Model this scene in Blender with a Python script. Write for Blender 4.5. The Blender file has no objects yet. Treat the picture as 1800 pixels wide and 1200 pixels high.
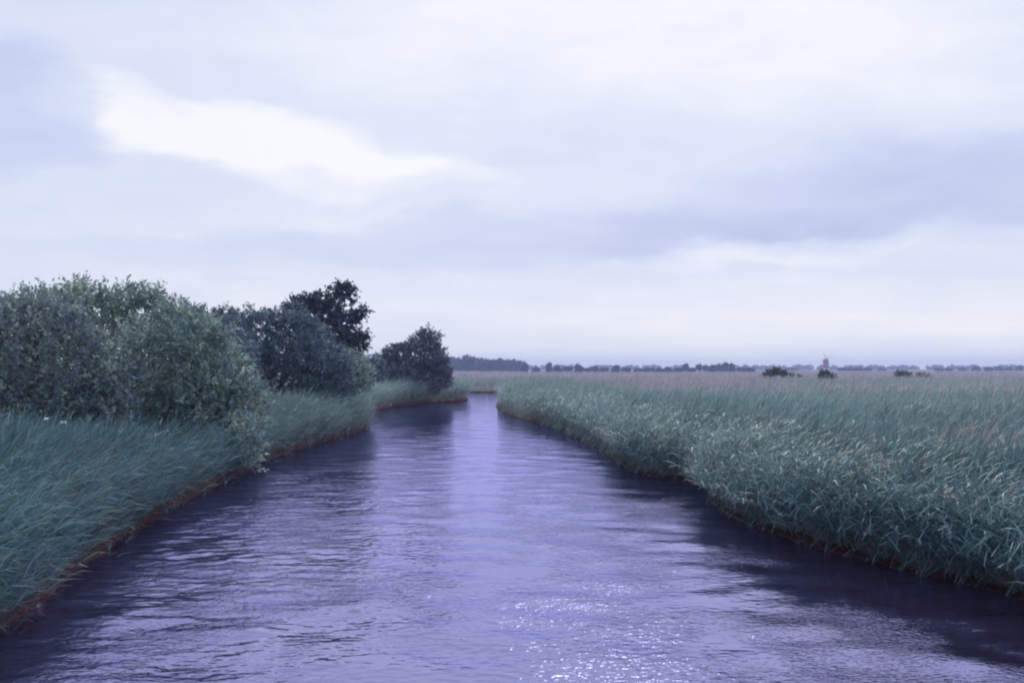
import bpy, math, random
import numpy as np
rng = np.random.default_rng(11); random.seed(11)
sc = bpy.context.scene
COL = sc.collection
R = math.radians

# ------------------------------------------------------------------ camera
CAM_H = 3.4                                   # eye height above the water, standing on a cruiser
cam_d = bpy.data.cameras.new('camera'); cam = bpy.data.objects.new('camera', cam_d); COL.objects.link(cam)
cam.location = (0, 0, CAM_H); cam.rotation_euler = (R(90), 0, 0)
cam_d.sensor_width = 36; cam_d.lens = 42.0; cam_d.shift_y = 47 / 1800
cam_d.clip_start = 0.1; cam_d.clip_end = 20000
sc.camera = cam

# ------------------------------------------------------------------ world / sun / exposure
SUN_AZ, SUN_EL = R(6), R(34)                 # azimuth from +Y towards +X
world = bpy.data.worlds.new('World'); sc.world = world; world.use_nodes = True
wt = world.node_tree; wt.nodes.clear()
class NT:
    """tiny node helper"""
    def __init__(s, tree): s.t = tree
    def n(s, typ, **kw):
        nd = s.t.nodes.new(typ)
        for k, v in kw.items(): setattr(nd, k, v)
        return nd
    def link(s, a, b): s.t.links.new(a, b)
    def math(s, op, a, b=None, c=None, clamp=False):
        nd = s.n('ShaderNodeMath', operation=op); nd.use_clamp = clamp
        for i, v in enumerate((a, b, c)):
            if v is None: continue
            if isinstance(v, (int, float)): nd.inputs[i].default_value = v
            else: s.link(v, nd.inputs[i])
        return nd.outputs[0]
    def maprange(s, v, a, b, c=0.0, d=1.0, smooth=True):
        nd = s.n('ShaderNodeMapRange'); nd.interpolation_type = 'SMOOTHSTEP' if smooth else 'LINEAR'
        s.link(v, nd.inputs[0])
        for i, x in enumerate((a, b, c, d)): nd.inputs[i + 1].default_value = x
        return nd.outputs[0]
    def noise(s, vec, scale, detail=3, rough=0.5, dist=0.0, out=0):
        nd = s.n('ShaderNodeTexNoise')
        if vec is not None: s.link(vec, nd.inputs['Vector'])
        nd.inputs['Scale'].default_value = scale; nd.inputs['Detail'].default_value = detail
        nd.inputs['Roughness'].default_value = rough; nd.inputs['Distortion'].default_value = dist
        return nd.outputs[out]
    def mapping(s, vec, scale=(1, 1, 1), loc=(0, 0, 0), rot=(0, 0, 0)):
        nd = s.n('ShaderNodeMapping'); s.link(vec, nd.inputs[0])
        nd.inputs['Location'].default_value = loc; nd.inputs['Rotation'].default_value = rot; nd.inputs['Scale'].default_value = scale
        return nd.outputs[0]
    def mix(s, f, a, b, mode='MIX'):
        nd = s.n('ShaderNodeMix', data_type='RGBA', blend_type=mode)
        for i, v in ((0, f), (6, a), (7, b)):
            if isinstance(v, (int, float)): nd.inputs[i].default_value = v
            elif isinstance(v, tuple): nd.inputs[i].default_value = (*v, 1) if len(v) == 3 else v
            else: s.link(v, nd.inputs[i])
        return nd.outputs[2]
w = NT(wt)
tc = w.n('ShaderNodeTexCoord'); sep = w.n('ShaderNodeSeparateXYZ'); w.link(tc.outputs['Generated'], sep.inputs[0])
dx, dy, dz = sep.outputs
az = w.math('ARCTAN2', dx, dy); el = w.math('ARCSINE', dz)
cmb = w.n('ShaderNodeCombineXYZ'); w.link(w.math('MULTIPLY', az, 1.0), cmb.inputs[0]); w.link(w.math('MULTIPLY', el, 2.6), cmb.inputs[1])
warpn = w.noise(cmb.outputs[0], 6.5, 6, 0.52, 0.2, out=1)
sw = w.n('ShaderNodeSeparateColor'); w.link(warpn, sw.inputs[0])
azw = w.math('MULTIPLY_ADD', w.math('SUBTRACT', sw.outputs[0], 0.5), 0.22, az)
elw = w.math('MULTIPLY_ADD', w.math('SUBTRACT', sw.outputs[1], 0.5), 0.095, el)
def blob(a0, e0, sa, se, tilt=0.0, lo=1.5, hi=0.1):
    a = w.math('SUBTRACT', azw, a0)
    e = w.math('SUBTRACT', w.math('SUBTRACT', elw, e0), w.math('MULTIPLY', a, tilt))
    d2 = w.math('ADD', w.math('POWER', w.math('DIVIDE', a, sa), 2.0), w.math('POWER', w.math('DIVIDE', e, se), 2.0))
    return w.maprange(d2, hi, lo, 1.0, 0.0)
# cloud deck seen in perspective: noise over a plane overhead
zc = w.math('ADD', w.math('MAXIMUM', dz, 0.0), 0.10)
pc = w.n('ShaderNodeCombineXYZ'); w.link(w.math('DIVIDE', dx, zc), pc.inputs[0]); w.link(w.math('DIVIDE', dy, zc), pc.inputs[1])
deck = w.noise(w.mapping(pc.outputs[0], (0.6, 1.0, 1.0), (3.1, 0.4, 0)), 0.62, 6, 0.55, 0.3)
fine = w.noise(cmb.outputs[0], 9.0, 8, 0.62, 0.6)
L = w.math('ADD', w.maprange(deck, 0.3, 0.7, 0.50, 0.74, False), w.maprange(fine, 0.3, 0.7, -0.07, 0.07, False))
L = w.math('ADD', L, w.maprange(el, 0.02, 0.11, 0.17, 0.0))
for args, k in (((-0.215, 0.196, 0.165, 0.026, -0.12, 1.6, 0.0), 0.36),     # bright opening
                ((-0.13, 0.168, 0.13, 0.024, -0.1, 1.7, 0.0), 0.22),
                ((0.24, 0.098, 0.17, 0.016, 0.04, 1.3, 0.2), 0.20),          # bright edge under the dark band
                ((0.10, 0.27, 0.34, 0.075, 0.0), 0.22),
                ((0.25, 0.06, 0.22, 0.05, 0.0), 0.10)):
    L = w.math('MULTIPLY_ADD', blob(*args), k, L)
for args, k in (((-0.42, 0.205, 0.09, 0.05, 0.0, 1.4, 0.5), 0.28),         # grey cloud beside the opening
                ((0.38, 0.140, 0.30, 0.040, 0.05, 1.9, 0.0), 0.34),                    # dark band on the right
                ((-0.02, 0.106, 0.36, 0.022, 0.06), 0.22)):
    L = w.math('MULTIPLY_ADD', blob(*args), -k, L)
ramp = w.n('ShaderNodeValToRGB'); w.link(L, ramp.inputs[0])
cr = ramp.color_ramp; cr.elements[0].position = 0.05; cr.elements[0].color = (0.47, 0.535, 0.80, 1)
cr.elements[1].position = 1.0; cr.elements[1].color = (0.93, 0.94, 0.985, 1)
e = cr.elements.new(0.38); e.color = (0.60, 0.665, 0.895, 1)
e = cr.elements.new(0.68); e.color = (0.725, 0.775, 0.945, 1)
sky = w.n('ShaderNodeTexSky', sky_type='NISHITA'); sky.sun_disc = False
sky.sun_elevation = SUN_EL; sky.sun_rotation = SUN_AZ; sky.dust_density = 2.0
bg1 = w.n('ShaderNodeBackground'); w.link(sky.outputs[0], bg1.inputs[0]); bg1.inputs[1].default_value = 0.10
bg2 = w.n('ShaderNodeBackground'); w.link(ramp.outputs[0], bg2.inputs[0]); bg2.inputs[1].default_value = 0.90
mx = w.n('ShaderNodeMixShader'); mx.inputs[0].default_value = 0.96
w.link(bg1.outputs[0], mx.inputs[1]); w.link(bg2.outputs[0], mx.inputs[2])
wo = w.n('ShaderNodeOutputWorld'); w.link(mx.outputs[0], wo.inputs[0])

sd_ = bpy.data.lights.new('sun', 'SUN'); sun = bpy.data.objects.new('sun', sd_); COL.objects.link(sun)
sd_.energy = 2.4; sd_.angle = R(6); sd_.color = (1.0, 0.965, 0.93)
sun.rotation_euler = (R(90) - SUN_EL, 0, R(180) - SUN_AZ)
sun.location = (60, 200, 220)
sc.view_settings.view_transform = 'Standard'; sc.view_settings.look = 'None'
sc.view_settings.exposure = 0.16; sc.view_settings.gamma = 1.0
sc.cycles.use_denoising = True; sc.cycles.sample_clamp_direct = 2.0
sc.cycles.pixel_filter_type = 'BLACKMAN_HARRIS'; sc.cycles.filter_width = 2.1   # an old, soft slide
sc.cycles.max_bounces = 4; sc.cycles.diffuse_bounces = 2; sc.cycles.glossy_bounces = 2
sc.cycles.transmission_bounces = 3; sc.cycles.volume_bounces = 1; sc.cycles.transparent_max_bounces = 6

# ------------------------------------------------------------------ materials
def mat(name):
    m = bpy.data.materials.new(name); m.use_nodes = True; m.node_tree.nodes.clear()
    return m, NT(m.node_tree)
def finish(nt, bsdf, disp=None):
    o = nt.n('ShaderNodeOutputMaterial'); nt.link(bsdf, o.inputs[0])
def principled(nt, col, rough=0.8, spec=0.2, normal=None):
    p = nt.n('ShaderNodeBsdfPrincipled')
    if isinstance(col, tuple): p.inputs['Base Color'].default_value = (*col, 1)
    else: nt.link(col, p.inputs['Base Color'])
    p.inputs['Roughness'].default_value = rough; p.inputs['Specular IOR Level'].default_value = spec
    if normal is not None: nt.link(normal, p.inputs['Normal'])
    return p.outputs[0]
def foliage_mat(name, trans=0.35, rough=0.55, spec=0.3, tint=None):
    """leaf material: the colour of each leaf is in the attribute 'tint'"""
    m, t = mat(name)
    at = t.n('ShaderNodeAttribute'); at.attribute_name = 'tint'
    geo = t.n('ShaderNodeNewGeometry')
    n = t.noise(geo.outputs['Position'], 3.0, 3, 0.6)
    v = t.n('ShaderNodeHueSaturation'); t.link(at.outputs['Color'], v.inputs['Color'])
    t.link(t.maprange(n, 0.3, 0.7, 0.82, 1.2, False), v.inputs['Value'])
    p = principled(t, v.outputs[0], rough, spec)
    tr = t.n('ShaderNodeBsdfTranslucent'); t.link(v.outputs[0], tr.inputs[0])
    mxs = t.n('ShaderNodeMixShader'); mxs.inputs[0].default_value = trans
    t.link(p, mxs.inputs[1]); t.link(tr.outputs[0], mxs.inputs[2])
    finish(t, mxs.outputs[0]); return m
M_LEAF = foliage_mat('leaf', 0.25); M_REED = foliage_mat('reed', 0.2, 0.55, 0.2)
def noisy_mat(name, c1, c2, scale, rough=0.85, bump=0.0, bscale=None, spec=0.2):
    m, t = mat(name); geo = t.n('ShaderNodeNewGeometry')
    n = t.noise(geo.outputs['Position'], scale, 5, 0.6)
    col = t.mix(t.maprange(n, 0.35, 0.65), c1, c2); nor = None
    if bump:
        b = t.n('ShaderNodeBump'); b.inputs['Strength'].default_value = bump; b.inputs['Distance'].default_value = 0.1
        t.link(t.noise(geo.outputs['Position'], bscale or scale * 6, 5, 0.65), b.inputs['Height']); nor = b.outputs[0]
    finish(t, principled(t, col, rough, spec, nor)); return m
M_BARK = noisy_mat('bark', (0.045, 0.038, 0.055), (0.10, 0.085, 0.10), 9, 0.9, 0.6)
M_PEAT = noisy_mat('rusty_root_mat', (0.075, 0.020, 0.022), (0.20, 0.062, 0.050), 5, 0.9, 0.9, 22)
M_BRICK = noisy_mat('mill_brick', (0.21, 0.09, 0.15), (0.28, 0.13, 0.19), 1.2, 0.9, 0.3)
M_WHITE = noisy_mat('white_paint', (0.70, 0.69, 0.72), (0.82, 0.81, 0.84), 1.5, 0.6)
M_DARK = noisy_mat('tarred_wood', (0.05, 0.05, 0.07), (0.09, 0.085, 0.11), 2.0, 0.8)
M_TILE = noisy_mat('barn_roof', (0.16, 0.13, 0.19), (0.23, 0.18, 0.24), 1.2, 0.9)
M_SAIL = noisy_mat('sail_timber', (0.45, 0.42, 0.48), (0.58, 0.55, 0.60), 2.0, 0.7)
M_PETAL = noisy_mat('petal', (0.72, 0.70, 0.74), (0.85, 0.83, 0.86), 20, 0.7)

# marsh ground
M_GROUND, t = mat('marsh_ground')
geo = t.n('ShaderNodeNewGeometry'); P = geo.outputs['Position']
big = t.noise(t.mapping(P, (0.0035, 0.012, 1)), 1.0, 5, 0.6); small = t.noise(P, 0.8, 5, 0.65)
spx = t.n('ShaderNodeSeparateXYZ'); t.link(P, spx.inputs[0])
c = t.mix(t.maprange(small, 0.3, 0.7), (0.05, 0.065, 0.06), (0.11, 0.115, 0.10))
far = t.mix(t.maprange(big, 0.42, 0.58), (0.20, 0.155, 0.20), (0.12, 0.15, 0.145))
c = t.mix(t.maprange(spx.outputs[1], 150, 300), c, far)
b = t.n('ShaderNodeBump'); b.inputs['Strength'].default_value = 0.6; b.inputs['Distance'].default_value = 0.2; t.link(small, b.inputs['Height'])
finish(t, principled(t, c, 0.95, 0.1, b.outputs[0]))

# water
M_WATER, t = mat('river_water')
geo = t.n('ShaderNodeNewGeometry'); P = geo.outputs['Position']
sx = t.n('ShaderNodeSeparateXYZ'); t.link(P, sx.inputs[0])
w2 = t.noise(t.mapping(P, (1.0, 1.3, 1), rot=(0, 0, R(-22))), 4.9, 0.8, 0.45, 0.0)   # the finest chop; larger ripples are in the mesh
patch = t.maprange(t.noise(t.mapping(P, (0.20, 0.09, 1)), 1.0, 3, 0.55, 0.6), 0.44, 0.60, 0.5, 1.15)
calm = t.math('MULTIPLY', patch, t.maprange(sx.outputs[1], 14, 90, 0.031, 0.007))
calm = t.math('MULTIPLY', calm, t.maprange(sx.outputs[0], 1.5, 5.0, 1.0, 0.35))
b = t.n('ShaderNodeBump'); b.inputs['Strength'].default_value = 0.8; b.inputs['Distance'].default_value = 1.0
w4 = t.noise(t.mapping(P, (0.8, 1.2, 1), rot=(0, 0, R(9))), 15.0, 1.0, 0.5, 0.0)    # capillary ripples in gusty patches
gust = t.maprange(t.noise(t.mapping(P, (0.34, 0.22, 1), (5.2, 1.7, 0)), 1.0, 3, 0.6, 0.4), 0.40, 0.57, 0.003, 0.0160)
gust = t.math('MULTIPLY', gust, t.maprange(sx.outputs[1], 16, 75, 1.0, 0.25))
t.link(t.math('MULTIPLY_ADD', w2, calm, t.math('MULTIPLY', w4, gust)), b.inputs['Height'])
body = t.n('ShaderNodeBsdfDiffuse'); body.inputs['Color'].default_value = (0.030, 0.021, 0.050, 1)
gls = t.n('ShaderNodeBsdfGlossy'); gls.inputs['Color'].default_value = (0.63, 0.61, 1.0, 1); gls.inputs['Roughness'].default_value = 0.03
fr = t.n('ShaderNodeFresnel'); fr.inputs['IOR'].default_value = 1.33
t.link(b.outputs[0], gls.inputs['Normal']); t.link(b.outputs[0], fr.inputs['Normal'])
p = t.n('ShaderNodeMixShader'); t.link(t.math('POWER', fr.outputs[0], 0.37), p.inputs[0]); t.link(body.outputs[0], p.inputs[1]); t.link(gls.outputs[0], p.inputs[2])
finish(t, p.outputs[0])

# ------------------------------------------------------------------ mesh helpers
def tri_mesh(name, V, T, material, tint=None, parent=None, smooth=False):
    V = np.asarray(V, np.float32).reshape(-1, 3); T = np.asarray(T, np.int32).reshape(-1, 3)
    me = bpy.data.meshes.new(name)
    me.vertices.add(len(V)); me.vertices.foreach_set('co', V.ravel())
    me.loops.add(T.size); me.loops.foreach_set('vertex_index', T.ravel())
    me.polygons.add(len(T)); me.polygons.foreach_set('loop_start', np.arange(0, T.size, 3, dtype=np.int32))
    if smooth: me.polygons.foreach_set('use_smooth', np.ones(len(T), bool))
    if tint is not None:
        a = me.attributes.new('tint', 'FLOAT_COLOR', 'POINT')
        c4 = np.ones((len(V), 4), np.float32); c4[:, :3] = tint; a.data.foreach_set('color', c4.ravel())
    me.update(); me.materials.append(material)
    o = bpy.data.objects.new(name, me); COL.objects.link(o)
    if parent is not None: o.parent = parent
    return o
def tag(o, label=None, cat=None, group=None, kind=None):
    for k, v in (('label', label), ('category', cat), ('group', group), ('kind', kind)):
        if v: o[k] = v
    return o
def empty(name, loc):
    o = bpy.data.objects.new(name, None); COL.objects.link(o); o.location = loc; o.empty_display_size = 0.3
    return o
class Geo:
    """collects triangles + tint"""
    def __init__(s): s.V, s.T, s.C, s.n = [], [], [], 0
    def add(s, V, T, C):
        V = V.reshape(-1, 3); s.V.append(V); s.T.append(T.reshape(-1, 3) + s.n); s.n += len(V)
        s.C.append(np.broadcast_to(C, V.shape) if np.ndim(C) == 1 else C.reshape(-1, 3))
    def ribbons(s, pts, side, width, col):
        """pts (N,K,3) spine, side (N,3) unit, width (N,) -> tapering pointed blades; col (N,3) or (N,K,3)"""
        N, K, _ = pts.shape
        tt = np.linspace(0, 1, K); prof = np.where(tt < 0.35, 0.65 + tt, 1.0 - (np.maximum(tt - 0.35, 0) / 0.65) ** 1.6)[:-1]
        off = side[:, None, :] * (width[:, None] * prof[None])[..., None] * 0.5
        V = np.concatenate([pts[:, :-1] - off, pts[:, :-1] + off, pts[:, -1:]], 1)      # (N, 2(K-1)+1, 3)
        k = K - 1; tr = []
        for i in range(k - 1): tr += [(i, k + i, i + 1), (i + 1, k + i, k + i + 1)]
        tr.append((k - 1, 2 * k - 1, 2 * k)); tr = np.array(tr)
        T = tr[None] + (np.arange(N) * (2 * k + 1))[:, None, None]
        if col.ndim == 2: C = np.repeat(col[:, None], 2 * k + 1, 1)
        else: C = np.concatenate([col[:, :-1], col[:, :-1], col[:, -1:]], 1)
        s.add(V, T, C)
    def build(s, name, m, parent=None, loc=(0, 0, 0)):
        V = np.concatenate(s.V) - np.array(loc)
        return tri_mesh(name, V, np.concatenate(s.T), m, np.concatenate(s.C), parent)
def unit(v): return v / (np.linalg.norm(v, axis=-1, keepdims=True) + 1e-9)
_ph = rng.uniform(0, 6.28, (8, 3)); _fr = rng.normal(0, 1, (8, 2))
def wob(x, y, s):
    """smooth cheap noise about 0..1"""
    v = 0
    for k in range(8): v = v + np.sin(_fr[k, 0] * x / s + _fr[k, 1] * y / s + _ph[k, 0] + 1.3 * np.sin(_fr[k, 1] * x / s * 0.7 - _fr[k, 0] * y / s * 0.6 + _ph[k, 1]))
    return 0.5 + v / 8
class Tubes:
    def __init__(s): s.V, s.T, s.n = [], [], 0
    def tube(s, pts, rad, seg=6):
        pts = np.asarray(pts, float); K = len(pts); rad = np.broadcast_to(np.asarray(rad, float), (K,))
        d = unit(np.gradient(pts, axis=0)); up = np.where(np.abs(d[:, 2:3]) > 0.9, [[1., 0, 0]], [[0, 0, 1.]])
        a = unit(np.cross(d, up)); b = np.cross(d, a); th = np.arange(seg) / seg * 2 * np.pi
        ring = pts[:, None] + rad[:, None, None] * (np.cos(th)[None, :, None] * a[:, None] + np.sin(th)[None, :, None] * b[:, None])
        V = ring.reshape(-1, 3); T = []
        for i in range(K - 1):
            for j in range(seg):
                q = (i * seg + j, i * seg + (j + 1) % seg, (i + 1) * seg + (j + 1) % seg, (i + 1) * seg + j)
                T += [(q[0], q[1], q[2]), (q[0], q[2], q[3])]
        for j in range(1, seg - 1): T.append(((K - 1) * seg, (K - 1) * seg + j, (K - 1) * seg + j + 1))
        s.V.append(V); s.T.append(np.array(T) + s.n); s.n += len(V)
    def box(s, c, h, rz=0.0, M=None):
        c = np.array(c, float); v = np.array([(x, y, z) for z in (-1, 1) for y in (-1, 1) for x in (-1, 1)], float) * np.array(h)
        if M is not None: v = v @ np.array(M).T
        T = np.array([(0, 2, 3), (0, 3, 1), (4, 5, 7), (4, 7, 6), (0, 1, 5), (0, 5, 4), (2, 6, 7), (2, 7, 3), (0, 4, 6), (0, 6, 2), (1, 3, 7), (1, 7, 5)])
        s.V.append(v + c); s.T.append(T + s.n); s.n += 8
    def build(s, name, m, parent=None, loc=(0, 0, 0), smooth=False):
        return tri_mesh(name, np.concatenate(s.V) - np.array(loc), np.concatenate(s.T), m, None, parent, smooth)

# ------------------------------------------------------------------ river plan
def spline(pts, n=6):
    p = np.array(pts, float); p = np.vstack([2 * p[0] - p[1], p, 2 * p[-1] - p[-2]]); out = []
    for i in range(1, len(p) - 2):
        for u in np.arange(n) / n:
            a, b_, c_, d_ = p[i - 1:i + 3]
            out.append(0.5 * (2 * b_ + (c_ - a) * u + (2 * a - 5 * b_ + 4 * c_ - d_) * u * u + (3 * b_ - a - 3 * c_ + d_) * u ** 3))
    out.append(p[-2]); return np.array(out)
LEFT = spline([(-6.0, -40), (-5.7, -12), (-6.1, 6), (-6.75, 15.8), (-7.3, 19.1), (-7.85, 23.6), (-8.4, 29.4), (-8.8, 37), (-9.1, 42.5),
               (-9.05, 50), (-8.6, 60), (-8.35, 68), (-9.5, 74), (-11.4, 86), (-11.2, 95), (-10.3, 108), (-7.8, 117), (-5.2, 125), (-5.6, 131), (-12, 137),
               (-30, 142), (-60, 142), (-120, 135), (-220, 130)])
RIGHT = spline([(9.0, -40), (8.9, -12), (8.5, 6), (7.6, 17.2), (6.95, 19.4), (6.44, 20.8), (5.9, 22.5), (5.4, 25.2), (5.1, 27.7), (5.2, 30.6),
                (5.75, 34.4), (4.5, 37.4), (4.0, 41), (3.8, 50), (2.95, 62), (1.75, 73), (-0.5, 91), (-1.3, 112), (-0.4, 128), (3.0, 146), (2.6, 160),
                (-4, 167), (-20, 170), (-60, 168), (-120, 161), (-220, 156)])
RIVER = np.vstack([LEFT, RIGHT[::-1]])
SEG_A = RIVER; SEG_B = np.roll(RIVER, -1, 0)
def river_sd(x, y):
    """signed distance to the water's edge (+ on land) and direction towards the water"""
    x = np.asarray(x, float).ravel(); y = np.asarray(y, float).ravel()
    sd = np.empty(len(x)); gx = np.empty(len(x)); gy = np.empty(len(x))
    for s in range(0, len(x), 20000):
        px, py = x[s:s + 20000, None], y[s:s + 20000, None]
        ax, ay = SEG_A[:, 0], SEG_A[:, 1]; ex, ey = (SEG_B - SEG_A).T
        u = np.clip(((px - ax) * ex + (py - ay) * ey) / (ex * ex + ey * ey + 1e-12), 0, 1)
        qx, qy = ax + u * ex - px, ay + u * ey - py; d2 = qx * qx + qy * qy
        k = d2.argmin(1); r = np.arange(len(k)); d = np.sqrt(d2[r, k])
        crs = ((ay > py) != (ay + ey > py)) & (px < ex * (py - ay) / (ey + 1e-12) + ax)
        ins = crs.sum(1) % 2 == 1
        sd[s:s + 20000] = np.where(ins, -d, d); gx[s:s + 20000] = qx[r, k] / (d + 1e-6); gy[s:s + 20000] = qy[r, k] / (d + 1e-6)
    return sd, gx, gy
def ground_h(x, y, sd=None):
    if sd is None: sd = river_sd(x, y)[0]
    n = wob(x, y, 2.3) - 0.5
    s = np.clip((sd + 0.25) / 0.55, 0, 1); s = s * s * (3 - 2 * s)
    return -1.3 + 1.3 * np.clip((sd + 3.5) / 3.25, 0, 1) * 0.8 - 0.04 + s * (0.60 + 0.16 * n * np.clip(sd, 0, 1))

# ------------------------------------------------------------------ the setting
xs = np.unique(np.round(np.concatenate([-np.geomspace(16, 3600, 34), np.arange(-16, 12, 0.4), np.geomspace(12, 3600, 36)]), 3))
ys = np.unique(np.round(np.concatenate([-np.geomspace(20, 400, 8), np.arange(-20, 8, 2.0), np.arange(8, 70, 0.5), np.arange(70, 180, 0.8), np.geomspace(180, 3600, 40)]), 3))
GX, GY = np.meshgrid(xs, ys); nx, ny = len(xs), len(ys)
GZ = ground_h(GX.ravel(), GY.ravel())
ii = (np.arange(ny - 1)[:, None] * nx + np.arange(nx - 1)[None]).ravel()
T = np.concatenate([np.stack([ii, ii + 1, ii + nx + 1], 1), np.stack([ii, ii + nx + 1, ii + nx], 1)])
tag(tri_mesh('marsh_ground', np.stack([GX.ravel(), GY.ravel(), GZ], 1), T, M_GROUND, smooth=True), 'flat marsh ground stretching to the horizon', kind='structure')
def ripple_z(x, y, res):
    """ripples driven up the river by wind and the boat, calmer farther off; res = local mesh spacing"""
    z = np.zeros_like(x); r2 = np.random.default_rng(5)
    lee = 0.55 + 0.75 * np.clip((2.0 - x) / 6.0, 0, 1)                   # ruffled on the windward side, slick under the open bank
    chop = (0.35 + 1.1 * np.clip(wob(x * 0.9, y * 0.45, 2.6) - 0.25, 0, 1)) * lee
    calm = 0.22 + 0.78 / (1 + (np.maximum(y, 0) / 42.0) ** 2)
    for i in range(46):
        lam = 0.16 * (2.6 / 0.16) ** (i / 45) * r2.uniform(0.9, 1.1); th = r2.normal(0.2, 1.0); ph = r2.uniform(0, 6.28)
        kx, ky = np.sin(th) * 6.283 / lam, np.cos(th) * 6.283 / lam
        slope = 0.022 * (1.0 if lam < 0.8 else 0.55)
        fade = np.clip((lam / res - 2.5) / 2.5, 0, 1)
        g_ = 0.5 + wob(x + 31 * i, y - 17 * i, 1.2 + 2.2 * lam)
        z += slope * lam / 6.283 * np.sin(kx * x + ky * y + ph) * fade * g_ * (chop if lam < 1.0 else 1.0)
    return z * calm
yw = [9.0]
while yw[-1] < 176: yw.append(yw[-1] + max(0.05, 0.0040 * yw[-1]))
yw = np.concatenate([[-45, -20, 0, 6], yw, [185]]); xw = np.unique(np.round(np.concatenate([[-225, -150, -100, -60, -40, -25, -18], np.arange(-14, 10, 0.13), [14, 20, 30]]), 3))
WX, WY = np.meshgrid(xw, yw); nx, ny = len(xw), len(yw); fx, fy = WX.ravel(), WY.ravel()
WZ = ripple_z(fx, fy, np.maximum(0.07, 0.0040 * np.abs(fy))) * ((fx > -14) & (fx < 9.9) & (fy > 7) & (fy < 176))
ii = (np.arange(ny - 1)[:, None] * nx + np.arange(nx - 1)[None]).ravel()
T = np.concatenate([np.stack([ii, ii + 1, ii + nx + 1], 1), np.stack([ii, ii + nx + 1, ii + nx], 1)])
tag(tri_mesh('river', np.stack([fx, fy, WZ], 1), T, M_WATER, smooth=True), 'rippled violet river winding through the marsh', kind='structure')

# rusty root mat along the left bank, thinner along the right one
def root_mat(name, line, ymin, ymax, hgt, label, step=0.16, dens=60, tone=1.0):
    seg = line[(line[:, 1] > ymin) & (line[:, 1] < ymax) & (line[:, 0] > -45)]
    L_ = np.concatenate([[0], np.cumsum(np.linalg.norm(np.diff(seg, axis=0), axis=1))])
    u = np.arange(0, L_[-1], step); px = np.interp(u, L_, seg[:, 0]); py = np.interp(u, L_, seg[:, 1])
    sd, gx, gy = river_sd(px + 1e-3, py)
    tx, ty = np.gradient(px), np.gradient(py); l = np.hypot(tx, ty); tx, ty = tx / l, ty / l
    sgn = 1 if line is LEFT else -1
    nx_, ny_ = ty * sgn, -tx * sgn                   # towards the water
    hh = hgt * (0.75 + 0.5 * wob(u, 0 * u, 0.5) * (0.5 + wob(u, u * 0, 2.5)))
    rag = rng.uniform(-0.04, 0.04, (len(u), 5)) + (0.07 * (wob(u, u * 0, 1.1) - 0.5))[:, None]
    prof = [(0.10, -0.12), (0.12, 0.02), (0.05, 0.5), (-0.04, 0.95), (-0.45, 1.05)]
    V = np.stack([np.stack([px + nx_ * (o + rag[:, i]), py + ny_ * (o + rag[:, i]), hh * z + rng.uniform(-.02, .02, len(u))], 1) for i, (o, z) in enumerate(prof)], 1)
    K = len(prof); n = len(u); q = (np.arange(n - 1)[:, None] * K + np.arange(K - 1)[None]).ravel()
    T = np.concatenate([np.stack([q, q + K, q + K + 1], 1), np.stack([q, q + K + 1, q + 1], 1)])
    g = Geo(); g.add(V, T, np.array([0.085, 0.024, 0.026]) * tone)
    N = int(len(u) * step * dens); k = rng.integers(0, n, N)      # fibres and dead stubs
    f = rng.uniform(0, 1, N); bx = px[k] + nx_[k] * (0.12 - 0.2 * f) + rng.uniform(-.1, .1, N); by = py[k] + ny_[k] * (0.12 - 0.2 * f) + rng.uniform(-.1, .1, N)
    z0 = hh[k] * f * 0.9; le = rng.uniform(0.08, 0.26, N); ang = rng.uniform(-1, 1, N)
    d = unit(np.stack([nx_[k] * 0.5 + tx[k] * ang, ny_[k] * 0.5 + ty[k] * ang, rng.uniform(0.1, 1.2, N)], 1))
    tt = np.linspace(0, 1, 3)[None, :, None]; pts = np.stack([bx, by, z0], 1)[:, None] + d[:, None] * le[:, None, None] * tt
    pts[:, :, 2] -= 0.08 * (tt[..., 0] ** 2) * le[:, None] * 3
    pal = np.array([(0.16, 0.034, 0.042), (0.09, 0.020, 0.030), (0.21, 0.060, 0.062), (0.05, 0.016, 0.022)])
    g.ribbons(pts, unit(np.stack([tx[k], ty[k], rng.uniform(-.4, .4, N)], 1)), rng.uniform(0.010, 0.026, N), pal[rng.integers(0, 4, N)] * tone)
    return tag(g.build(name, M_REED), label, kind='stuff')
root_mat('bank_root_mat', LEFT, 8, 136, 0.22, 'rusty red mat of roots along the wooded bank', dens=170, tone=0.9)
root_mat('bank_root_mat', RIGHT, 12, 172, 0.09, 'dark rusty roots under the overhanging reeds of the open bank', dens=60, tone=0.35)

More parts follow.
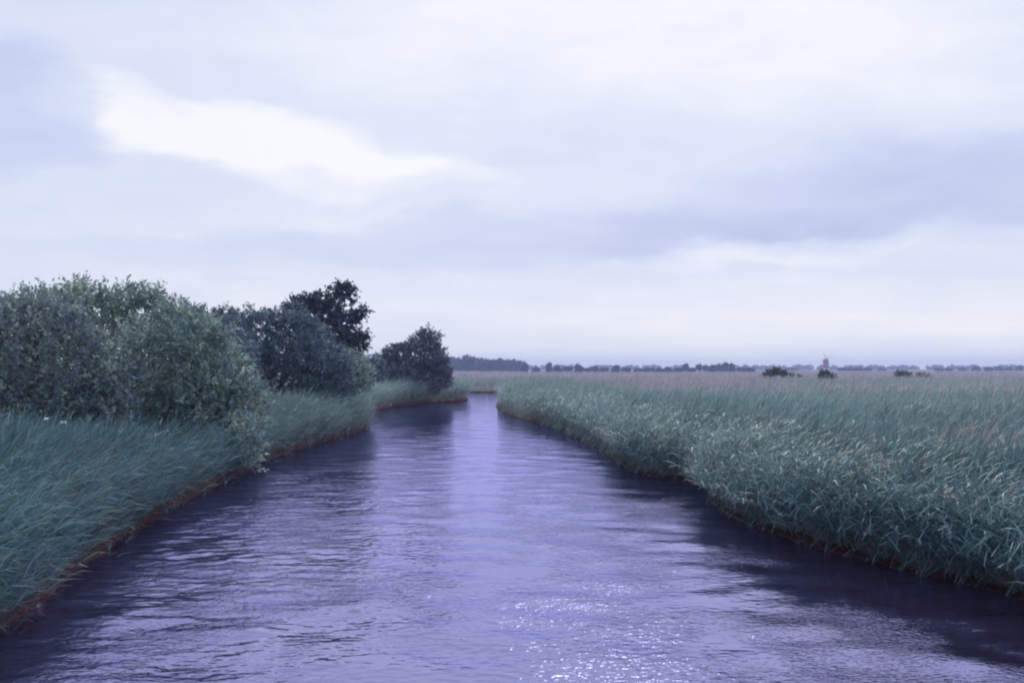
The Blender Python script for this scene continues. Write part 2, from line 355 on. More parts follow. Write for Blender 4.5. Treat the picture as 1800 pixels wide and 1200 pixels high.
# ------------------------------------------------------------------ reeds
PAL = dict(green=np.array([(0.096, 0.196, 0.203), (0.129, 0.24, 0.256), (0.081, 0.165, 0.194), (0.158, 0.259, 0.268), (0.109, 0.196, 0.236)]),
           straw=np.array([(0.493, 0.403, 0.494), (0.426, 0.336, 0.437), (0.56, 0.47, 0.54), (0.336, 0.314, 0.38)]),
           meadow_lit=np.array([(0.265, 0.38, 0.36), (0.31, 0.42, 0.40), (0.235, 0.345, 0.33)]),  # pale meadow green; also paints sunlit reed tops into the colour
           dead=np.array([(0.20, 0.12, 0.09), (0.27, 0.19, 0.14), (0.14, 0.07, 0.06)]))
def pick(name, n): p = PAL[name]; return p[rng.integers(0, len(p), n)] * rng.uniform(0.8, 1.2, (n, 1))
WIND = np.array([1.0, 0.12])
def straw_share(x, y, sd):
    """where the reeds give way to flowering grasses, on the ground plan"""
    n = wob(x, y * 0.6, 22) * 0.6 + wob(x, y, 7) * 0.4
    rx = x / np.maximum(y, 1)
    near = np.clip((y - 64 - 30 * (n - .5)) / 30, 0, 1) * np.clip((0.235 - rx) / 0.06, 0, 1) * np.clip((rx + 0.02) / 0.04, 0, 1) * 0.95
    belt = 0.75 * np.exp(-((y - 92 - 20 * (n - .5)) / 11) ** 2)
    farz = np.clip((y - 185 - 30 * (n - .5)) / 25, 0, 1)
    near = np.maximum(near, belt) * np.clip((sd - 5) / 8, 0, 1)
    green_back = np.exp(-((y - 470) / 60) ** 2) * (x < 90) * 0.8
    fl = 0.16 * np.clip((y - 72) / 25, 0, 1)
    return np.clip(np.maximum(near, farz) * (0.55 + 0.8 * n) + fl * (n > .45) * (sd > 6) - green_back, 0, 0.92)
def reeds(g, x, y, lod, hmul=1.0, over=1.0):
    N = len(x)
    if N == 0: return
    sd, gx, gy = river_sd(x, y); z = ground_h(x, y, sd) - 0.03
    edge = np.clip(1 - sd / 1.6, 0, 1); leftb = x < -0.03 * y - 2
    h = (1.62 + 0.46 * (wob(x, y, 3.0) - .5) + 0.25 * (wob(x, y, 0.8) - .5)) * rng.uniform(0.74, 1.16, N) * (1 - 0.28 * edge * np.clip(1.4 - y / 70, 0, 1)) * hmul * (1 + 0.12 * np.clip((y - 60) / 40, 0, 1) * (sd < 6))
    st = straw_share(x, y, sd); is_st = rng.random(N) < st
    h = np.where(is_st, h * rng.uniform(0.9, 1.12, N), h)
    ov = np.where(leftb, 0.50, 0.85) * over * np.clip(1.25 - y / 80, 0.25, 1)                                     # overhang towards the water
    lx = gx * edge * ov + WIND[0] * rng.uniform(0.08, 0.34, N) + rng.normal(0, 0.11, N)
    ly = gy * edge * ov + WIND[1] * rng.uniform(0.0, 0.3, N) + rng.normal(0, 0.11, N)
    base = np.stack([x, y, z], 1)
    def pos(tv):                                                         # tv (N,K)
        b2 = tv ** 1.9
        return base[:, None] + np.stack([lx[:, None] * h[:, None] * b2, ly[:, None] * h[:, None] * b2,
                                         h[:, None] * (tv - 0.28 * (lx ** 2 + ly ** 2)[:, None] * b2)], 2)
    ws = {0: 0.95, 1: 1.25, 2: 1.6, 3: 9.0, 4: 26.0}[lod]
    grn = pick('green', N); mead_lit = pick('meadow_lit', N); mz = np.clip((y - 30 - 24 * (wob(x, y, 9) - .5)) / 45, 0, 1)[:, None]  # farther reeds take the paler green, their lit tops painted in
    grn = grn * (1 - mz) + mead_lit * mz
    grn = grn * (0.86 + 0.28 * wob(x, y, 4.0))[:, None]
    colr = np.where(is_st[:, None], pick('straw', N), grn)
    old_ = ((x - 10.6) ** 2 / 1.2 + (y - 27.5) ** 2 / 2.5 < 1.0) & (rng.random(N) < 0.6); colr = np.where(old_[:, None], pick('straw', N) * np.array([0.8, 0.78, 0.68]), colr)
    dead = pick('dead', N)
    K = {0: 4, 1: 3, 2: 2, 3: 3, 4: 3}[lod]
    tt = np.broadcast_to(np.linspace(0, 1, K), (N, K)); a = rng.uniform(0, np.pi, N)
    side = np.stack([np.cos(a), np.sin(a) * 0.6, 0 * a], 1)
    cs = np.repeat(colr[:, None], K, 1); cs[:, 0] = dead if lod < 2 else cs[:, 0]
    if lod < 3: g.ribbons(pos(tt), side, rng.uniform(0.008, 0.014, N) * ws, cs)
    nl = {0: 7, 1: 5, 2: 3, 3: 3, 4: 3}[lod]; k = {0: 4, 1: 3, 2: 3, 3: 2, 4: 2}[lod]
    for i in range(nl):
        t0 = np.clip((0.22 + 0.74 * (i + rng.uniform(0, 1, N)) / nl), 0, 1)
        if lod >= 3: t0 = rng.uniform(0.0, 0.25, N)
        p0 = pos(t0[:, None])[:, 0]
        azm = rng.uniform(0, 2 * np.pi, N)
        dirx = np.cos(azm) + WIND[0] * 0.9 + lx * 0.8; diry = np.sin(azm) + ly * 0.8
        hd = unit(np.stack([dirx, diry, 0 * dirx], 1))
        le = rng.uniform(0.36, 0.76, N) * (1 - 0.25 * np.abs(t0 - .5))
        e0 = rng.uniform(0.5, 1.25, N); e1 = rng.uniform(-0.6, 0.6, N)
        inn = sd > 1.8; e0 = np.where(inn, rng.uniform(0.8, 1.4, N), e0); e1 = np.where(inn, rng.uniform(-0.1, 1.2, N), e1)
        if lod == 2: e0 = rng.uniform(0.9, 1.45, N); e1 = rng.uniform(0.0, 1.2, N); le = le * 1.25
        if lod >= 3: le = h * rng.uniform(0.7, 1.05, N); e0 = rng.uniform(1.1, 1.5, N); e1 = rng.uniform(0.5, 1.4, N)
        pts = [p0]
        for s in range(1, k):
            f = (s - 0.5) / (k - 1); e_ = e0 + (e1 - e0) * f
            pts.append(pts[-1] + (hd * np.cos(e_)[:, None] + np.array([0, 0, 1.]) * np.sin(e_)[:, None]) * (le / (k - 1))[:, None])
        pts = np.stack(pts, 1)
        sdv = np.cross(hd, [0, 0, 1.]); ro = rng.normal(0, 0.42, N)[:, None]
        sdv = unit(sdv * np.cos(ro) + np.array([0, 0, 1.]) * np.sin(ro) * 0.7)
        if lod >= 3: aa = rng.uniform(0, np.pi, N); sdv = np.stack([np.cos(aa), np.sin(aa) * .5, 0 * aa], 1)
        c_ = colr * (rng.uniform(0.8, 1.25, (N, 1)) if lod < 2 else rng.uniform(0.9, 1.12, (N, 1)))
        old = (rng.random(N) < np.where(t0 < 0.42, 0.28, 0.03)) & (lod < 3)
        c_ = np.where(old[:, None], pick('dead', N), c_)
        g.ribbons(pts, sdv, rng.uniform(0.018, 0.028, N) * ws ** 0.85, c_)
    # plumes on some stems
    if lod in (1, 2):
        s_ = np.where(rng.random(N) < np.where(is_st, 0.4, 0.008))[0]
        if len(s_):
            p0 = pos(np.full((N, 1), 0.97))[s_, 0]; le = rng.uniform(0.15, 0.28, len(s_))
            d = unit(np.stack([lx[s_] + 0.45, ly[s_], np.full(len(s_), 1.3)], 1))
            pts = p0[:, None] + d[:, None] * le[:, None, None] * np.linspace(0, 1, 3)[None, :, None]
            g.ribbons(pts, side[s_], rng.uniform(0.03, 0.06, len(s_)) * ws ** 0.5, pick('straw', len(s_)) * 1.1)
def wedge(n, d0, d1, a0, a1, power=1.0):
    u = rng.random(n); d = (d0 ** 2 + u * (d1 ** 2 - d0 ** 2)) ** 0.5 if power == 1 else d0 * (d1 / d0) ** u
    a = rng.uniform(a0, a1, n); return a * d, d
gl, gr, gf = Geo(), Geo(), Geo()
def strip(line, n, ymin, ymax, wid, lo_=-0.02):
    seg = line[(line[:, 1] > ymin) & (line[:, 1] < ymax) & (line[:, 0] > -45)]
    L_ = np.concatenate([[0], np.cumsum(np.linalg.norm(np.diff(seg, axis=0), axis=1))])
    u = rng.uniform(0, L_[-1], n); x = np.interp(u, L_, seg[:, 0]); y = np.interp(u, L_, seg[:, 1])
    off = rng.uniform(lo_, wid, n); a = np.interp(u, L_, np.unwrap(np.arctan2(np.gradient(seg[:, 1]), np.gradient(seg[:, 0]))))
    s = 1 if line is LEFT else -1
    x, y = x - np.sin(a) * off * s, y + np.cos(a) * off * s
    ok = river_sd(x, y)[0] > lo_ - 0.04
    return x[ok], y[ok]
# left bank: near bed in front of the bushes
x, y = strip(LEFT, 8200, 9, 31, 7.5); ok = x / y > -0.60; reeds(gl, x[ok], y[ok], 0)
x, y = strip(LEFT, 1300, 9, 70, 0.5); reeds(gl, x, y, 1, 0.62, 1.3)
x, y = strip(LEFT, 9000, 30, 72, 5.5); reeds(gl, x, y, 1)
x, y = strip(LEFT, 3600, 72, 132, 2.2); reeds(gl, x, y, 1)
x, y = strip(LEFT, 7000, 70, 140, 7.5); reeds(gl, x, y, 2, 0.96)
x, y = strip(LEFT, 90, 10, 70, -0.02, -0.32); reeds(gl, x, y, 0, 0.6, 0.7)      # stems standing in the shallows
x, y = strip(RIGHT, 420, 14, 75, -0.02, -0.40); reeds(gr, x, y, 0, 0.62, 0.8)
# right bank
x, y = strip(RIGHT, 5600, 12, 31, 3.0); ok = x / y < 0.58; reeds(gr, x[ok], y[ok], 0)
x, y = strip(RIGHT, 2400, 12, 44, 0.7); reeds(gr, x, y, 0, 0.92, 1.45)
x, y = strip(RIGHT, 2600, 42, 170, 0.7); reeds(gr, x, y, 1, 0.9, 1.2)
x, y = strip(RIGHT, 8000, 29, 80, 3.0); reeds(gr, x, y, 1)
x, y = strip(RIGHT, 5000, 78, 172, 4.0); reeds(gr, x, y, 2)
x, y = wedge(6500, 14, 33, 0.05, 0.56); sd = river_sd(x, y)[0]; ok = sd > 2.5; reeds(gr, x[ok], y[ok], 0)
x, y = wedge(15000, 31, 62, -0.02, 0.54); sd = river_sd(x, y)[0]; ok = sd > 2.2; reeds(gr, x[ok], y[ok], 1)
x, y = wedge(17000, 60, 100, -0.02, 0.54); sd = river_sd(x, y)[0]; ok = sd > 2.2; reeds(gr, x[ok], y[ok], 2)
x, y = wedge(22000, 98, 210, -0.12, 0.52); sd = river_sd(x, y)[0]; ok = sd > 2.5; reeds(gr, x[ok], y[ok], 2)
x, y = wedge(36000, 200, 560, -0.16, 0.52); sd = river_sd(x, y)[0]; ok = sd > 2; reeds(gf, x[ok], y[ok], 3, 0.85)
x, y = wedge(14000, 540, 1300, -0.14, 0.52); reeds(gf, x, y, 4, 0.7)
tag(gl.build('reed_bed', M_REED), 'blue green reed bed between the bushes and the rusty bank', kind='stuff')
tag(gr.build('reed_bed', M_REED), 'wide reed bed leaning over the river on the open bank', kind='stuff')
tag(gf.build('marsh_grass', M_REED), 'pinkish flowering grasses and sedges across the far marsh', kind='stuff')

# ------------------------------------------------------------------ trees and bushes
def crown(lobes, dens, leaf, per, cols, shoot=0.4, inner=0.35, up=0.6, asp=0.45, droop=0.0):
    """lobes (x,y,z,r[,zscale]); shoots of leaves over the union's surface and a looser fill inside"""
    g = Geo(); Lb = np.array([l[:4] for l in lobes]); ZS = np.array([l[4] if len(l) > 4 else 0.92 for l in lobes])
    P_, D_, S_ = [], [], []
    for i, (cx, cy, cz, r) in enumerate(Lb):
        n = int(dens * 12.6 * r * r * (1 + inner)); d = unit(rng.normal(0, 1, (n, 3)))
        f = np.where(rng.random(n) < inner, rng.uniform(0.35, 0.8, n), rng.uniform(0.80, 1.03, n))
        # lumpy surface
        lum = 0.10 * np.sin(d[:, 0] * 7 + i) * np.sin(d[:, 1] * 6 + 2 * i) + 0.10 * np.sin(d[:, 2] * 8 + d[:, 0] * 5 + 3 * i)
        p = np.array([cx, cy, cz]) + d * (r * (f + lum))[:, None] * np.array([1, 1, ZS[i]])
        dd = np.linalg.norm((p[:, None] - Lb[None, :, :3]) / np.array([1, 1, 0.92]), axis=2) / Lb[None, :, 3]
        dd[:, i] = 9; keep = (dd.min(1) > 0.72) & (p[:, 2] > 0.25)
        P_.append(p[keep]); D_.append(d[keep]); S_.append(np.full(keep.sum(), rng.uniform(0.88, 1.12)))
    P0 = np.concatenate(P_); D0 = np.concatenate(D_); S0 = np.concatenate(S_); n = len(P0)
    ax = unit(D0 * 0.8 + np.array([0, 0, up - droop]) + rng.normal(0, 0.35, (n, 3)))
    ln = shoot * rng.uniform(0.5, 1.35, n)
    cols = np.array(cols); sc_ = cols[rng.integers(0, len(cols), n)] * S0[:, None] * rng.uniform(0.85, 1.15, (n, 1))
    idx = np.repeat(np.arange(n), per); m = len(idx); tpos = np.tile((np.arange(per) + 0.5) / per, n)
    rd = unit(rng.normal(0, 1, (m, 3))); A = ax[idx]
    ld = unit(A * 0.55 + rd * 0.8 - np.array([0, 0, droop * 0.5]))
    b = P0[idx] + A * (ln[idx] * tpos)[:, None] + rng.normal(0, 0.03, (m, 3))
    ll = leaf * rng.uniform(0.6, 1.3, m); sv = unit(np.cross(ld, rng.normal(0, 1, (m, 3))))
    V = np.stack([b, b + ld * (ll * .45)[:, None] + sv * (ll * asp * .5)[:, None], b + ld * ll[:, None], b + ld * (ll * .45)[:, None] - sv * (ll * asp * .5)[:, None]], 1)
    T = np.array([(0, 1, 2), (0, 2, 3)])[None] + (np.arange(m) * 4)[:, None, None]
    C = np.repeat((sc_[idx] * rng.uniform(0.75, 1.3, (m, 1)))[:, None], 4, 1)
    g.add(V, T, C); return g
def knobs(lobes, n=9, f=0.36):
    out = list(lobes)
    for l in lobes:
        if l[3] < 0.55: continue
        for _ in range(n):
            d = unit(rng.normal(0, 1, 3) + np.array([0, 0, 0.25])); r = l[3] * f * rng.uniform(0.7, 1.3); zs = l[4] if len(l) > 4 else 0.92
            out.append((l[0] + d[0] * l[3] * .82, l[1] + d[1] * l[3] * .82, l[2] + d[2] * l[3] * .82 * zs, r, zs))
    return out
def stems(base, lobes, r0, n_extra=2, lean=0.3, twigs=True):
    tb = Tubes(); base = np.array(base, float)
    for (cx, cy, cz, r, *_) in lobes:
        c = np.array([cx, cy, cz]); q = base + rng.normal(0, 0.15, 3) * np.array([1, 1, 0]); q[2] = base[2] - 0.15
        mid = q + (c - q) * 0.5 + np.array([0, 0, 0.12 * np.linalg.norm(c - q)]) + rng.normal(0, 0.08 * r, 3)
        tt = np.linspace(0, 1, 6)[:, None]; pts = (1 - tt) ** 2 * q + 2 * tt * (1 - tt) * mid + tt ** 2 * (c + np.array([0, 0, .3 * r]))
        tb.tube(pts, r0 * (1 - 0.82 * tt[:, 0]) * min(1, 0.5 + r / 2))
        if twigs:
            for _ in range(n_extra + 2):
                k = rng.integers(3, 6); d = unit(rng.normal(0, 1, 3) + np.array([0, 0, .3])); s_ = pts[k]
                tb.tube(np.stack([s_, s_ + d * r * .45 + np.array([0, 0, .06 * r]), s_ + d * r * .9]), r0 * np.array([0.25, 0.16, 0.05]), 5)
    return tb
def world_lobes(px_lobes, d, spread=0.6, jit=None):
    """outline measured on the photograph, placed at its own distance with depth"""
    out = []; k = d / 2100
    for i, (px, py, r, *zs) in enumerate(px_lobes):
        rr = r * k; oy = (jit[i] if jit else rng.uniform(-spread, spread)) * rr
        kk = (d + oy) / 2100
        out.append(((px - 900) * kk, d + oy, CAM_H - (py - 647) * kk, rr, *zs))
    return out
def make_tree(name, label, cat, lobes, base, group=None, r0=0.09, crown_args=None, trunk_lobes=None, near_view=True):
    root = empty(name, base); tag(root, label, cat, group)
    stems(base, trunk_lobes or lobes, r0).build('trunk', M_BARK, root, base, True)
    crown(knobs(lobes) if near_view else lobes, **crown_args).build('crown', M_LEAF, root, base)
    return root
SALLOW = [(0.195, 0.279, 0.274), (0.244, 0.333, 0.289), (0.152, 0.222, 0.259), (0.311, 0.398, 0.314)]
PURPLE = [(0.179, 0.233, 0.271), (0.222, 0.285, 0.286), (0.145, 0.188, 0.251), (0.274, 0.342, 0.298)]
DEEP = [(0.103, 0.152, 0.218), (0.135, 0.193, 0.248), (0.086, 0.124, 0.196), (0.173, 0.236, 0.261)]
G_ = 'willow bushes along the wooded bank'
near = dict(dens=11.5, leaf=0.165, per=11, shoot=0.42, inner=0.45)
lo = world_lobes([(300, 635, 92), (365, 690, 82), (398, 745, 58), (400, 798, 40), (300, 735, 90), (235, 690, 85), (345, 625, 60), (425, 705, 38)], 40.5)
lo += world_lobes([(415, 776, 36), (424, 806, 27), (398, 812, 28), (436, 760, 22), (428, 824, 16), (405, 790, 34), (415, 800, 24)], 37.8, 0.1)
make_tree('willow_bush', 'pale grey green willow bush whose side hangs over the rusty bank', 'bush', lo, (-11.6, 41.0, 0.45), G_, 0.10, dict(near, cols=SALLOW))
lo = world_lobes([(70, 640, 100), (150, 670, 85), (-40, 680, 110), (60, 715, 80), (165, 730, 62), (-130, 660, 110), (0, 600, 60)], 36)
make_tree('willow_bush', 'purplish willow bush behind the white flower heads', 'bush', lo, (-15.2, 36.4, 0.45), G_, 0.10, dict(near, cols=PURPLE))
lo = world_lobes([(150, 565, 58), (240, 568, 56), (60, 580, 58), (5, 590, 55), (310, 595, 52), (150, 522, 22), (178, 535, 20), (232, 530, 24), (262, 535, 20), (110, 540, 24), (62, 535, 24), (25, 545, 22), (200, 600, 70), (-70, 590, 60), (130, 640, 80), (240, 640, 70)], 46.5)
make_tree('willow_bush', 'tall willow bush with tufted shoots along its top', 'bush', lo, (-15.8, 47.0, 0.45), G_, 0.12, dict(near, cols=SALLOW, dens=9.5, shoot=0.5, up=0.9))
lo = world_lobes([(352, 595, 44), (392, 625, 56), (340, 650, 60), (405, 680, 48)], 53)
make_tree('willow_bush', 'dark willow bush wedged between the paler big ones', 'bush', lo, (-13.3, 53.5, 0.45), G_, 0.09, dict(near, cols=DEEP, dens=10))
mid = dict(dens=9, leaf=0.19, per=10, shoot=0.42, inner=0.45)
lo = world_lobes([(440, 600, 52), (400, 585, 36), (505, 610, 62), (560, 640, 52), (430, 655, 66), (500, 672, 60), (585, 668, 34), (545, 600, 35), (470, 580, 34)], 65)
make_tree('willow_bush', 'broad dome of dark willow below the tall alder', 'bush', lo, (-12.9, 65.5, 0.45), G_, 0.11, dict(mid, cols=DEEP))
lo = world_lobes([(612, 655, 30), (600, 680, 22), (630, 668, 24), (618, 690, 14)], 67)
make_tree('willow_bush', 'small grey willow bush at the end of the dark dome', 'bush', lo, (-9.6, 67.3, 0.45), G_, 0.06, dict(mid, cols=SALLOW))
lo = world_lobes([(645, 650, 16), (648, 668, 15), (640, 640, 12), (636, 680, 14)], 76)
make_tree('willow_bush', 'narrow dark bush at the foot of the tall alder', 'bush', lo, (-9.6, 76.3, 0.45), G_, 0.05, dict(mid, cols=DEEP))
# tall alder: separate clumps on spreading boughs, sky between them
al = [(530, 537, 26), (510, 545, 14), (560, 530, 24), (585, 540, 20), (608, 515, 20), (600, 503, 11), (636, 548, 13), (622, 555, 15), (600, 565, 22), (560, 572, 24),
      (530, 570, 20), (628, 585, 14), (642, 588, 8), (600, 598, 26), (570, 608, 30), (615, 618, 18), (545, 600, 24), (635, 606, 8), (600, 640, 24), (575, 650, 26), (500, 542, 6), (586, 512, 10), (646, 600, 5)]
lo = world_lobes([(a_, b_, c_ * (0.66 if b_ < 600 else 0.86)) for a_, b_, c_ in al], 73, 1.2)
make_tree('alder_tree', 'tall dark alder with ragged open crown and drooping side boughs', 'tree', lo, (-11.0, 73.4, 0.45), None, 0.12,
          dict(dens=26, leaf=0.17, per=11, cols=[(0.062, 0.080, 0.145), (0.080, 0.105, 0.165), (0.10, 0.13, 0.17)], shoot=0.36, inner=0.35, up=0.15, droop=0.25, asp=0.7), near_view=False)
th = [(742, 592, 13, .6), (765, 592, 10, .5), (755, 606, 17, .5), (735, 612, 15, .6), (770, 618, 14, .45), (715, 610, 12, .7), (697, 615, 9), (685, 612, 8), (672, 625, 9, .7), (755, 630, 20, .5),
      (778, 634, 12, .4), (720, 635, 16, .7), (695, 640, 14), (675, 645, 15), (740, 652, 22, .8), (770, 655, 20, .7), (710, 660, 20), (685, 662, 18), (782, 648, 9, .5), (750, 583, 8), (688, 626, 17), (706, 620, 15), (722, 604, 10), (665, 668, 16), (690, 674, 15), (715, 674, 16), (742, 672, 18), (768, 670, 17), (782, 664, 11)]
lo = world_lobes([(a_, b_, c_ * (0.74 if b_ < 650 else 0.95), *z_) for a_, b_, c_, *z_ in th], 117, 1.0)
make_tree('hawthorn_tree', 'wide thorn tree with flat tiered boughs behind the reed point', 'tree', lo, (-9.6, 118, 0.45), None, 0.13,
          dict(dens=13, leaf=0.22, per=12, cols=[(0.14, 0.16, 0.25), (0.175, 0.205, 0.275), (0.12, 0.14, 0.22)], shoot=0.5, inner=0.35, up=0.2, asp=0.55), near_view=False)
lo = world_lobes([(655, 645, 16), (664, 655, 15), (650, 660, 14)], 112)
make_tree('thorn_bush', 'low dark bush beside the tiered thorn tree', 'bush', lo, (-13.0, 112.5, 0.45), None, 0.06, dict(dens=10, leaf=0.2, per=10, cols=DEEP, shoot=0.45, inner=0.5))
# bushes out on the marsh
def marsh_bush(label, px, d, lobes, cols, dens=5.5):
    lo = world_lobes(lobes, d, 0.5)
    make_tree('marsh_bush', label, 'bush', lo, ((px - 900) * d / 2100, d, 0.45), 'bushes scattered over the open marsh', 0.07, dict(dens=dens, leaf=0.34, per=9, cols=cols, shoot=0.5, inner=0.5))
BUSH = [(0.062, 0.085, 0.070), (0.048, 0.062, 0.062), (0.085, 0.11, 0.08)]
marsh_bush('long low spreading bush on the marsh', 1366, 262, [(1352, 658, 7), (1365, 655, 7), (1378, 658, 6), (1342, 661, 4), (1392, 660, 4), (1405, 661, 3)], BUSH)
marsh_bush('compact dark round bush in front of the windmill', 1452, 205, [(1448, 663, 8), (1457, 664, 8), (1452, 660, 6), (1443, 667, 5), (1462, 667, 5)], BUSH, 8)
marsh_bush('pale green bush on the pink grass of the marsh', 1587, 250, [(1580, 660, 6), (1590, 659, 6), (1597, 661, 5)], [(0.10, 0.14, 0.10), (0.08, 0.11, 0.09)])
marsh_bush('sparse little bush next to the pale green one', 1619, 256, [(1614, 661, 4), (1624, 660, 4), (1630, 662, 3)], [(0.09, 0.11, 0.10), (0.08, 0.09, 0.09)], 4)

# ------------------------------------------------------------------ far trees beyond the marsh
FAR_HAZED = [(0.055, 0.080, 0.20), (0.068, 0.098, 0.22), (0.046, 0.068, 0.18)]  # leaf colours blued, painting distance haze into the foliage
def far_tree(px, top, wpx, d, kind, lab=None):
    k = d / 2100; x = (px - 900) * k; zt = CAM_H - (top - 647) * k; r = wpx * k / 2
    if kind == 'tall': lo = [(x, d, zt - r * (1 + 1.3 * i), r * (0.8 + .12 * i)) for i in range(4) if zt - r * (1 + 1.3 * i) > 0.5]; nm = 'far_poplar'
    elif kind == 'round': lo = [(x + rng.uniform(-.4, .4) * r, d + rng.uniform(-.3, .3) * r, max(0.8, zt - r * (0.55 + .45 * i)), r * rng.uniform(.5, .75)) for i in range(4)]; nm = 'far_tree'
    else: lo = [(x + r * (i - 1) * .6, d, max(0.7, zt - r * .45), r * .5) for i in range(3)]; nm = 'far_hedge_bush'
    lab = lab or dict(tall=('slim upright tree in the line beyond the marsh', 'tree', 'slim trees beyond the marsh'), round=('rounded tree in the blue line beyond the marsh', 'tree', 'rounded trees beyond the marsh'),
               low=('low hedge bush at the far edge of the marsh', 'bush', 'hedge bushes beyond the marsh'))[kind]
    make_tree(nm, lab[0], lab[1], lo, (x, d, 0.4), lab[2], 0.16, dict(dens=1.5, leaf=0.9, per=7, cols=FAR_HAZED, shoot=0.9, inner=0.6, asp=.7), near_view=False)
for px, top, wpx, kind in ((923, 640, 15, 'round'), (942, 646, 14, 'round'), (965, 637, 9, 'tall'), (981, 644, 14, 'round'), (998, 646, 15, 'low'), (1018, 641, 16, 'round'), (1034, 648, 12, 'low'),
                           (1046, 645, 14, 'round'), (1062, 648, 12, 'low'), (1083, 643, 15, 'round'), (1100, 648, 14, 'low'), (1122, 649, 14, 'low'), (1142, 648, 20, 'low'), (1158, 648, 14, 'round'),
                           (1175, 647, 18, 'round'), (1192, 648, 14, 'low'), (1205, 639, 9, 'tall'), (1215, 648, 12, 'low'), (1229, 640, 12, 'tall'), (1241, 642, 11, 'tall'), (1252, 641, 11, 'tall'),
                           (1263, 640, 11, 'tall'), (1275, 637, 13, 'tall'), (1286, 639, 11, 'tall'), (1303, 648, 12, 'low'), (1318, 648, 14, 'low')):
    lab = None
    if px == 965: lab = ('lone slim tree standing taller than its rounded neighbours', 'tree', None)
    if px == 1205: lab = ('slim tree set a little apart from the tight dark clump', 'tree', None)
    if px > 1220 and kind == 'tall': lab = ('slim upright tree in the tight dark clump ending the tree line', 'tree', 'slim trees in the tight clump')
    if px > 1295: lab = ('low bush just past the tight clump of slim trees', 'bush', 'low bushes past the clump')
    far_tree(px, top, wpx, 900 + rng.uniform(-60, 60), kind, lab)
for px, top, wpx in ((1480, 647, 12), (1493, 648, 14), (1508, 647, 14), (1525, 647, 13), (1550, 649, 12), (1650, 648, 13), (1668, 648, 12), (1692, 648, 13), (1715, 646, 15), (1738, 647, 14), (1757, 646, 15), (1773, 647, 12), (1791, 644, 15)):
    kind = 'low' if wpx < 15 else 'round'
    lab = ('low dark hedge bush in the row beside the windmill', 'bush', 'hedge row beside the windmill') if px < 1600 else (
        ('rounded tree in the dark row far across the pink grass', 'tree', 'dark row across the pink grass') if kind == 'round' else ('low bush in the dark row far across the pink grass', 'bush', 'low bushes in the dark row'))
    far_tree(px, top, wpx, 1250 + rng.uniform(-60, 60), kind, lab)
def wood(name, label, x0, x1, d0, d1, hfun, n, r, dn, lf, pr):
    lo = []
    for _ in range(n):
        x = rng.uniform(x0, x1); y = rng.uniform(d0, d1); hh = hfun(x) * rng.uniform(0.8, 1.05); rr = r * rng.uniform(.7, 1.2)
        lo.append((x, y, max(0.8, hh - rr), rr)); lo.append((x + rng.uniform(-r, r), y, max(.8, (hh - rr) * .45), rr))
    g = Geo()
    for l in lo:
        q = crown([l], dn, lf, pr, FAR_HAZED, 1.3, 0.3, asp=.8); g.V += q.V; g.T += [t_ + g.n for t_ in q.T]; g.C += q.C; g.n += q.n
    return tag(g.build(name, M_LEAF), label, kind='stuff')
def hillh(x): return 5.0 + 8.0 * np.exp(-((x + 28) / 42) ** 2) + 2.2 * np.sin(x * .09) * (x < 5)
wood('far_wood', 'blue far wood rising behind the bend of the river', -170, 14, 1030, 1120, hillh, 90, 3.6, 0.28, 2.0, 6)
wood('far_woodland', 'thin blue line of woodland on the horizon', -350, 1250, 2250, 2400, lambda x: 5.6 + 1.0 * math.sin(x * .013), 330, 5.0, 0.035, 5.0, 4)

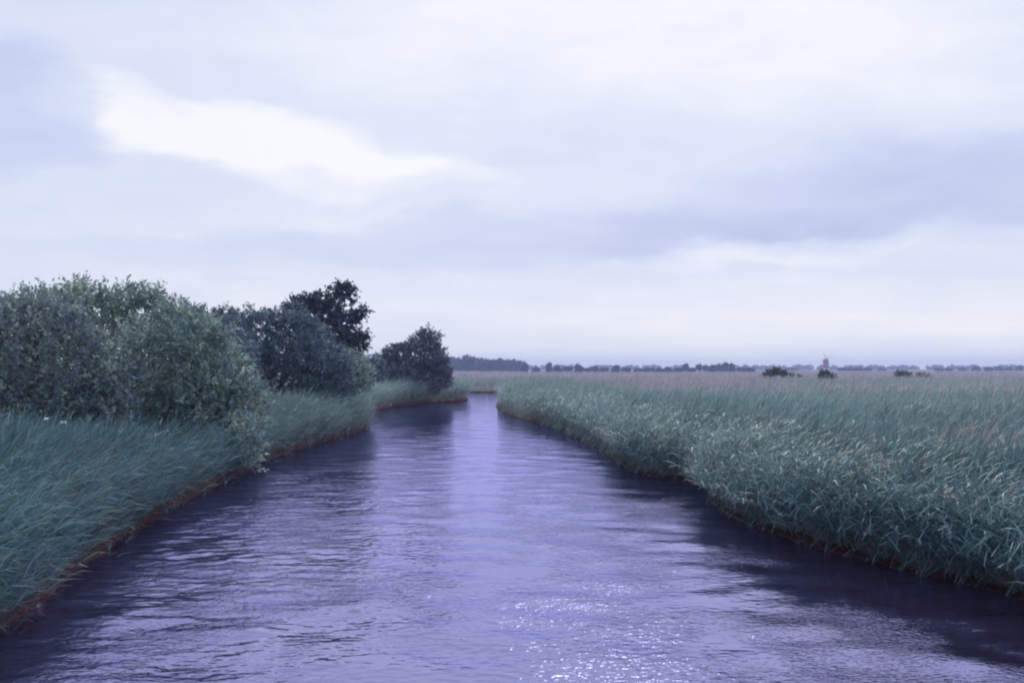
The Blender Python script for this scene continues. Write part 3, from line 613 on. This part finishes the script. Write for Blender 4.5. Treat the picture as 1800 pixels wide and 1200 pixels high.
# ------------------------------------------------------------------ windmill, barn
def windmill(x, y):
    r = empty('windmill', (x, y, 0.4)); tag(r, 'brick drainage windmill with white cap standing on the far marsh', 'windmill')
    tb = Tubes(); zz = np.array([0, 3, 6, 9, 12.2]); tb.tube(np.stack([zz * 0, zz * 0, zz], 1), np.array([3.7, 3.5, 3.25, 3.0, 2.8]), 20); tb.build('tower', M_BRICK, r, smooth=True)
    tb = Tubes(); tb.tube([(0, 0, 11.9), (0, 0, 12.4)], [3.0, 3.0], 20); tb.build('gallery', M_DARK, r)
    V = []; T = []                                        # boat-shaped cap
    prof = [(-2.6, 0.5, 1.0), (-1.6, 1.9, 2.0), (0, 2.5, 2.6), (1.6, 1.9, 2.2), (2.6, 0.7, 1.5)]
    for (yy, hw, hh) in prof:
        for k in range(7): a = math.pi * k / 6; V.append((math.cos(a) * hw, yy, 12.4 + math.sin(a) ** 0.8 * hh))
    for i in range(4):
        for j in range(6): q = i * 7 + j; T += [(q, q + 1, q + 8), (q, q + 8, q + 7)]
    tri_mesh('cap', V, T, M_WHITE, None, r)
    for k in range(4):                                    # sails face the river
        a = R(32 + 90 * k); M = [(math.cos(a), 0, -math.sin(a)), (0, 1, 0), (math.sin(a), 0, math.cos(a))]
        tb = Tubes()
        def bx(u, v, hu, hv): c = np.array(M) @ np.array([v, 0, u]); tb.box(c + np.array([0, -3.4, 13.4]), (hv, 0.09, hu), M=M)
        bx(3.7, 0, 3.7, 0.13); bx(4.2, 0.8, 3.0, 0.06)
        for i in range(7): bx(1.4 + i * .93, 0.42, 0.05, 0.38)
        tb.build('sail', M_SAIL, r)
    tb = Tubes(); tb.tube([(0, -3.9, 13.4), (0, -1.5, 13.5)], [0.3, 0.3], 8); tb.build('windshaft', M_DARK, r)
    tb = Tubes()                                          # fantail stage
    tb.tube([(0, 2.4, 13.0), (0, 4.6, 14.6)], [0.15, 0.1], 5)
    for k in range(6):
        a = k * math.pi / 3; tb.box((0, 4.6 + math.cos(a) * .75, 14.9 + math.sin(a) * .75), (0.06, .35, .35))
    tb.build('fantail', M_SAIL, r)
    for zq, rr in ((4.2, 3.38), (8.2, 3.06)):
        tb = Tubes(); tb.box((0.6, -rr, zq), (0.38, 0.12, 0.6)); tb.build('window', M_DARK, r)
    tb = Tubes(); tb.box((-0.9, -3.68, 1.1), (0.6, 0.14, 1.1)); tb.build('door', M_WHITE, r)
windmill(341, 1298)
def barn(name, label, x, y, hw, hd, wall, roof, mw, mr):
    r = empty(name, (x, y, 0.4)); tag(r, label, 'barn')
    tb = Tubes(); tb.box((0, 0, wall / 2), (hw, hd, wall / 2)); tb.build('wall', mw, r)
    V = [(-hw - .3, -hd - .4, wall + .01), (hw + .3, -hd - .4, wall + .01), (hw + .3, hd + .4, wall + .01), (-hw - .3, hd + .4, wall + .01), (-hw - .3, 0, wall + roof), (hw + .3, 0, wall + roof)]
    tri_mesh('roof', V, [(0, 1, 5), (0, 5, 4), (2, 3, 4), (2, 4, 5), (0, 4, 3), (1, 2, 5), (0, 3, 2), (0, 2, 1)], mr, None, r)
    tb = Tubes(); tb.box((0, -hd - .03, 1.1), (1.2, .08, 1.1)); tb.build('door', M_DARK, r)
barn('marsh_barn', 'low barn with a dull pitched roof on the far marsh', 300, 1280, 5.5, 3.0, 2.6, 1.9, M_TILE, M_TILE)
barn('mill_shed', 'small white shed at the foot of the windmill', 340, 1291, 2.6, 1.6, 1.9, 1.0, M_WHITE, M_WHITE)

# ------------------------------------------------------------------ white flower heads among the reeds
def umbel(x, y, z, label, r=0.11, n=14):
    r *= 0.8
    base = (x, y, 0.5); o = empty('white_flower', base); tag(o, label, 'flower', 'white flowers by the purplish bush')
    tb = Tubes(); tb.tube([(x, y, 0.4), (x + .03, y, 0.4 + (z - .4) * .6), (x + .06, y, z - .08)], [0.012, 0.01, 0.008], 5); tb.build('stalk', M_BARK, o, base)
    V, T = [], []
    for i in range(n):
        a = i * 2.4; q = r * math.sqrt((i + .3) / n); c = np.array([x + .06 + q * math.cos(a), y + q * math.sin(a), z - q * q * 5 + 0.02 * math.sin(i * 5)])
        rr = 0.034; s = len(V); V += [c + np.array(d) * rr for d in ((1, 0, 0), (0, 1, 0), (-1, 0, 0), (0, -1, 0), (0, 0, .8), (0, 0, -.8))]
        for j in range(4): T += [(s + j, s + (j + 1) % 4, s + 4), (s + (j + 1) % 4, s + j, s + 5)]
    tri_mesh('flower_head', np.array(V) - np.array(base), T, M_PETAL, None, o)
umbel(-11.55, 30.6, 2.02, 'largest white flower head rising in front of the purplish bush', 0.10, 14)
umbel(-12.1, 30.9, 2.10, 'flat white flower head beside the largest one', 0.07, 8)
umbel(-11.6, 29.6, 1.75, 'white flower head low among the reed tips', 0.09, 9)
umbel(-12.6, 29.8, 1.72, 'pale flower head farthest into the reeds from the water', 0.07, 7)

# ------------------------------------------------------------------ air
tb = Tubes(); tb.box((0, 1650, 11.3), (3750, 2150, 13.7))
M_HAZE, t = mat('haze'); pv = t.n('ShaderNodeVolumePrincipled'); pv.inputs['Color'].default_value = (0.58, 0.68, 1.0, 1); pv.inputs['Density'].default_value = 0.00031
o_ = t.n('ShaderNodeOutputMaterial'); t.link(pv.outputs[0], o_.inputs['Volume'])
tag(tb.build('haze', M_HAZE), 'thin blue summer haze over the marsh', kind='stuff')
print('TRIS', sum(len(o.data.polygons) for o in sc.objects if o.type == 'MESH'))
